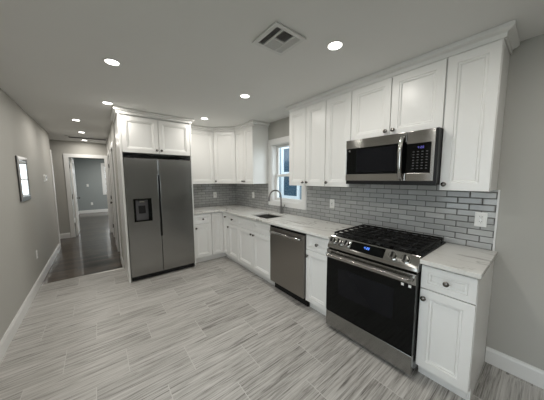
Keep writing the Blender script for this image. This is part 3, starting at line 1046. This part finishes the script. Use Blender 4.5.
db = B()
for i, ch in enumerate('420'):
    digit(db, SEG[ch], DX + 0.082 + i * 0.0135 + (0.004 if i > 0 else 0), 0.022, 0.009, 0.017, 0.0002, 0.0007, flat_box)
obj('clock_digits', db, VIOLET_LED, kp)
for r in range(7):
    for c_ in range(4):
        obj('key', B().box(DX + 0.048 + c_ * 0.030, DX + 0.061 + c_ * 0.030, -MD + 0.0014, -MD + 0.0019, MZ1 - 0.166 - r * 0.0215, MZ1 - 0.160 - r * 0.0215), KEYS, kp)
obj('bottom_grille', B().box(0.004, RX - 0.004, -MD + 0.010, -0.3725, MZ0 - 0.006, MZ0 + 0.0275), BLACKP, mw)
for x in (0.16, 0.46):
    obj('grease_filter', B().box(x, x + 0.15, -0.30, -0.16, MZ0 - 0.004, MZ0 - 0.0003), DARKG, mw)

# ------------------------------------------------------------------ refrigerator
FX0, FX1, FYF, FZT = -2.070, -1.171, 3.3676, 1.7665
rf = thing('refrigerator', 'side-by-side stainless steel refrigerator with a water dispenser in the left door', 'refrigerator', (FX0, FYF, 0))
W = FX1 - FX0
SPL = 0.418
obj('body', B().box(0.006, W - 0.006, 0.066, 0.665, 0.030, 1.755), DARKG, rf)
DZ0 = 0.075
ld = obj('door', B().grid([0.0, 0.082, 0.306, SPL - 0.013, SPL - 0.003], [DZ0, 0.62, 0.868, 1.195, 1.53, FZT], lambda i, j: not (i == 1 and j == 2) and not (i == 3 and j in (1, 2, 3)), 0.0, 0.060, (0, 2, 1)), STEEL, rf, bevel=0.005)
ld['label'] = 'left freezer door with water dispenser'
rd = obj('door', B().grid([SPL + 0.003, SPL + 0.013, W], [DZ0, 0.62, 1.53, FZT], lambda i, j: not (i == 0 and j == 1), 0.0, 0.060, (0, 2, 1)), STEEL, rf, bevel=0.005)
rd['label'] = 'wider right refrigerator door'
obj('grip_recess', B().box(SPL - 0.0126, SPL - 0.004, 0.030, 0.058, 0.625, 1.525), BLACKP, ld)
obj('grip_recess', B().box(SPL + 0.004, SPL + 0.0126, 0.030, 0.058, 0.625, 1.525), BLACKP, rd)
# dispenser: bezel, grey niche, nozzle, paddle, tray
ds = obj('dispenser', B().grid([0.0825, 0.104, 0.262, 0.3055], [0.8685, 0.886, 1.178, 1.1945], lambda i, j: not (i == 1 and j == 1), -0.002, 0.045, (0, 2, 1)), GLASSB, ld)
obj('niche', B().box(0.1045, 0.2615, 0.040, 0.046, 0.8865, 1.1775), GREYP, ds)
obj('paddle', B().prism([(0.014, 0.985), (0.020, 0.985), (0.036, 1.095), (0.030, 1.095)], 0.140, 0.226), BLACKP, ds)
obj('nozzle', B().box(0.150, 0.216, 0.004, 0.040, 1.140, 1.168), STEEL_L, ds, bevel=0.004)
obj('tray', B().box(0.082, 0.306, -0.006, 0.040, 0.862, 0.8678), STEEL_L, ds)
obj('hinge_cover', B().box(0.015, 0.120, 0.010, 0.110, 1.7668, 1.784), BLACKP, rf, bevel=0.003)
obj('hinge_cover', B().box(W - 0.120, W - 0.015, 0.010, 0.110, 1.7668, 1.784), BLACKP, rf, bevel=0.003)
obj('toe_grille', B().box(0.012, W - 0.012, 0.022, 0.065, 0.018, 0.070), BLACKP, rf)
for x in (0.05, W - 0.05):
    for yy in (0.09, 0.60):
        obj('foot', B().lathe([(0.02, 0.001), (0.02, 0.030)], (x, yy, 0), seg=14), BLACKP, rf)

# ------------------------------------------------------------------ outlets and switches
def outlet(label, pos, normal, kind='duplex', cat='electrical outlet', group=None):
    """Plate on the wall; local front is -y."""
    rz = math.atan2(normal[0], -normal[1])
    t = thing('electrical_outlet' if kind != 'switch' else 'light_switch', label, cat, pos, rz, group)
    obj('plate', B().box(-0.036, 0.036, -0.0055, -0.0006, -0.0575, 0.0575), PLATE, t, bevel=0.0025)
    if kind == 'duplex':
        for zz in (-0.0195, 0.0195):
            s_ = obj('socket', B().lathe([(0.0165, 0.0056), (0.0165, 0.0078), (0.0155, 0.0085), (0, 0.0085)], (0, 0, zz), (0, -1, 0), 20), PLATE, t)
            for xx in (-0.0065, 0.0065):
                obj('slot', B().box(xx - 0.0013, xx + 0.0013, -0.0090, -0.0086, zz + 0.001, zz + 0.009), SLOT, s_)
            obj('slot', B().lathe([(0.0026, 0.0086), (0.0026, 0.0090)], (0, 0, zz - 0.006), (0, -1, 0), 10), SLOT, s_)
        obj('screw', B().lathe([(0.003, 0.0055), (0.0025, 0.0068), (0, 0.0068)], (0, 0, 0), (0, -1, 0), 10), STEEL_L, t)
    elif kind == 'gfci':
        f_ = obj('socket', B().box(-0.0168, 0.0168, -0.0085, -0.0056, -0.034, 0.034), PLATE, t, bevel=0.001)
        for zz in (-0.021, 0.021):
            for xx in (-0.0065, 0.0065):
                obj('slot', B().box(xx - 0.0013, xx + 0.0013, -0.0090, -0.0086, zz - 0.004, zz + 0.004), SLOT, f_)
        obj('button', B().box(-0.007, 0.007, -0.0095, -0.0086, -0.005, 0.005), GREYP, f_)
    else:
        obj('rocker', B().prism([(-0.0056, -0.033), (-0.0105, -0.033), (-0.0062, 0.033), (-0.0056, 0.033)], -0.0165, 0.0165), PLATE, t)
    return t


outlet('white duplex outlet on the grey tile above the short end countertop', (-0.008, 0.096, 1.146), (-1, 0))
outlet('white outlet on the grey tile above the dishwasher, just right of the window', (-0.008, 1.502, 1.148), (-1, 0), 'gfci')
outlet('white outlet on the grey tile between the room corner and the window', (-0.008, 3.336, 1.157), (-1, 0), 'gfci')
outlet('white outlet on the grey tile of the back wall beside the refrigerator', (-0.482, YB - 0.008, 1.143), (0, -1), 'gfci')
outlet('white outlet low on the left wall above the baseboard', (XL, 4.11, 0.445), (1, 0))
outlet('white outlet low on the far bedroom wall seen through the hall door', (-2.615, 12.2, 0.407), (0, -1))
outlet('white light switch on the far bedroom wall seen through the hall door', (-2.71, 12.2, 1.208), (0, -1), 'switch', 'light switch')

th = thing('thermostat', 'small white thermostat on the left wall between mirror and hall', 'thermostat', (XL, 5.27, 1.50), PI / 2)
obj('plate', B().box(-0.075, 0.075, -0.004, -0.0006, -0.060, 0.060), PLATE, th, bevel=0.003)
obj('body', B().box(-0.060, 0.060, -0.028, -0.0045, -0.045, 0.045), PLATE, th, bevel=0.005)
obj('screen', B().box(-0.036, 0.036, -0.0290, -0.0283, -0.012, 0.030), GREYP, th)

# ------------------------------------------------------------------ mirror on the left wall
MY0, MY1, MMZ0, MMZ1 = 3.610, 4.070, 1.215, 1.755
mr_ = thing('wall_mirror', 'wall mirror in a mirrored silver frame on the left wall', 'mirror', (XL, (MY0 + MY1) / 2, (MMZ0 + MMZ1) / 2), PI / 2)
hw, hh = (MY1 - MY0) / 2, (MMZ1 - MMZ0) / 2
fb = 0.055
obj('backing', B().box(-hw + 0.004, hw - 0.004, -0.012, -0.0006, -hh + 0.004, hh - 0.004), DARKG, mr_)
b = B()
loops = []
for (dx, yy) in ((0.0, -0.0125), (0.0, -0.016), (fb, -0.021), (fb, -0.0125)):
    loops.append([b.bm.verts.new((sx * (hw - dx), yy, sz * (hh - dx))) for sx, sz in ((-1, -1), (1, -1), (1, 1), (-1, 1))])
for k in range(4):
    A_, B_ = loops[k], loops[(k + 1) % 4]
    for i in range(4):
        j = (i + 1) % 4
        b.bm.faces.new([A_[i], A_[j], B_[j], B_[i]])
obj('frame', b, SILVER, mr_, bevel=0.002)
obj('glass', B().box(-hw + fb + 0.001, hw - fb - 0.001, -0.0165, -0.0128, -hh + fb + 0.001, hh - fb - 0.001), MIRROR, mr_)

# ------------------------------------------------------------------ ceiling: can lights, vent, return grille
def can(label, x, y, power, group):
    t = thing('ceiling_light', label, 'ceiling light', (x, y, H), 0, group)
    obj('trim_ring', B().lathe([(0.046, -0.0015), (0.049, -0.004), (0.058, -0.003), (0.066, -0.0008), (0.046, -0.0008)], seg=36), TRIMW, t, smooth=True)
    obj('lens', B().lathe([(0.0455, -0.0008), (0.0455, -0.0030), (0.036, -0.0042), (0, -0.0046)], seg=36), LENS, t, smooth=True)
    area('lamp', (x, y, H - 0.007), (0, 0, -1), 0.088, 0.088, power, (1.0, 0.955, 0.885), t, PI, 'DISK')
    return t


GK = 'recessed kitchen ceiling lights'
can('round recessed ceiling light right of the ceiling vent, above the range', -0.978, 0.802, CAN_POWER, GK)
can('round recessed ceiling light left of the vent, nearer than the one by the refrigerator', -2.210, 2.045, CAN_POWER, GK)
can('round recessed ceiling light in front of the refrigerator cabinet, toward the hall', -2.204, 3.260, CAN_POWER, GK)
can('round recessed ceiling light in mid-ceiling in front of the kitchen window', -0.979, 2.018, CAN_POWER, GK)
can('round recessed ceiling light in front of the corner wall cabinets', -0.986, 3.216, CAN_POWER, GK)
can('round recessed ceiling light above the spot where the photograph was taken', -2.210, 0.820, CAN_POWER, GK)
for lb, x, y in (('added ceiling fill light on the range side just behind the camera', -0.978, -0.42), ('added ceiling fill light on the window side just behind the camera', -2.210, -0.42),
                 ('added ceiling fill light on the range side at the closed end of the room', -0.978, -1.65), ('added ceiling fill light on the window side at the closed end of the room', -2.210, -1.65)):
    can(lb, x, y, FILL_CAN_POWER, GK)  # unseen lights, added to brighten the near cabinets and right wall
GH = 'recessed hall ceiling lights'
can('recessed hall ceiling light nearest the kitchen', -2.569, 4.543, HALL_POWER, GH)
can('recessed hall ceiling light just before the long ceiling grille', -2.552, 5.707, HALL_POWER, GH)
can('recessed hall ceiling light beyond the long ceiling grille', -2.549, 6.860, HALL_POWER, GH)

VX0, VX1, VY0, VY1 = -1.468, -1.208, 0.865, 1.122
vt = thing('ceiling_vent', 'square white louvered ceiling vent beside the ceiling light above the range', 'vent', ((VX0 + VX1) / 2, (VY0 + VY1) / 2, H))
obj('duct', B().box(VX0 + 0.02, VX1 - 0.02, VY0 + 0.02, VY1 - 0.02, H - 0.003, H - 0.0006), DUCT, vt, world=True)
ux = [VX0, VX0 + 0.028, VX0 + 0.074, VX0 + 0.085, VX1 - 0.085, VX1 - 0.074, VX1 - 0.028, VX1]
vy = [VY0, VY0 + 0.028, (VY0 + VY1) / 2 - 0.005, (VY0 + VY1) / 2 + 0.005, VY1 - 0.028, VY1]
obj('frame', B().grid(ux, vy, lambda i, j: not ((i in (1, 5) and 1 <= j <= 3) or (i == 3 and j in (1, 3))), H - 0.014, H - 0.0032, (0, 1, 2)), VENTW, vt, world=True, bevel=0.002)


def louvers(x0, x1, y0, y1, along, lean, n):
    for k in range(n):
        b = B()
        wdt, th_ = 0.0075, 0.0011
        if along == 'y':
            c0 = x0 + (x1 - x0) * (k + 0.5) / n
            b.prism([(c0 - lean * wdt / 2, H - 0.0125), (c0 - lean * wdt / 2 + th_, H - 0.0125), (c0 + lean * wdt / 2 + th_, H - 0.0040), (c0 + lean * wdt / 2, H - 0.0040)], y0, y1, (0, 2, 1))
        else:
            c0 = y0 + (y1 - y0) * (k + 0.5) / n
            b.prism([(c0 - lean * wdt / 2, H - 0.0125), (c0 - lean * wdt / 2 + th_, H - 0.0125), (c0 + lean * wdt / 2 + th_, H - 0.0040), (c0 + lean * wdt / 2, H - 0.0040)], x0, x1, (1, 2, 0))
        obj('louver', b, VENTW, vt, world=True)


louvers(ux[1], ux[2], vy[1], vy[4], 'y', 1, 4)
louvers(ux[5], ux[6], vy[1], vy[4], 'y', -1, 4)
louvers(ux[3], ux[4], vy[1], vy[2], 'x', 1, 7)
louvers(ux[3], ux[4], vy[3], vy[4], 'x', -1, 7)

hg = thing('return_grille', 'long white grille with a dark slot across the hall ceiling', 'vent', (-2.47, 6.42, H))
obj('frame', B().grid([-2.85, -2.80, -2.14, -2.115], [6.30, 6.36, 6.52, 6.58], lambda i, j: not (i == 1 and j == 1), H - 0.012, H - 0.0006, (0, 1, 2)), VENTW, hg, world=True, bevel=0.002)
obj('slot', B().box(-2.80, -2.14, 6.36, 6.52, H - 0.004, H - 0.001), DUCT, hg, world=True)
for k in range(6):
    yy = 6.372 + k * 0.026
    obj('louver', B().prism([(yy, H - 0.011), (yy + 0.001, H - 0.011), (yy + 0.009, H - 0.0045), (yy + 0.008, H - 0.0045)], -2.799, -2.141), DARKG, hg, world=True)

for lb, x, y in (('added bedroom fill light beyond the hall door, nearer the door', -1.75, 8.9), ('added bedroom fill light beyond the hall door, nearer the far wall', -1.75, 10.9)):
    can(lb, x, y, BEDROOM_FILL_POWER, 'added bedroom fill lights')  # unseen lights, added because the bedroom rendered too dark
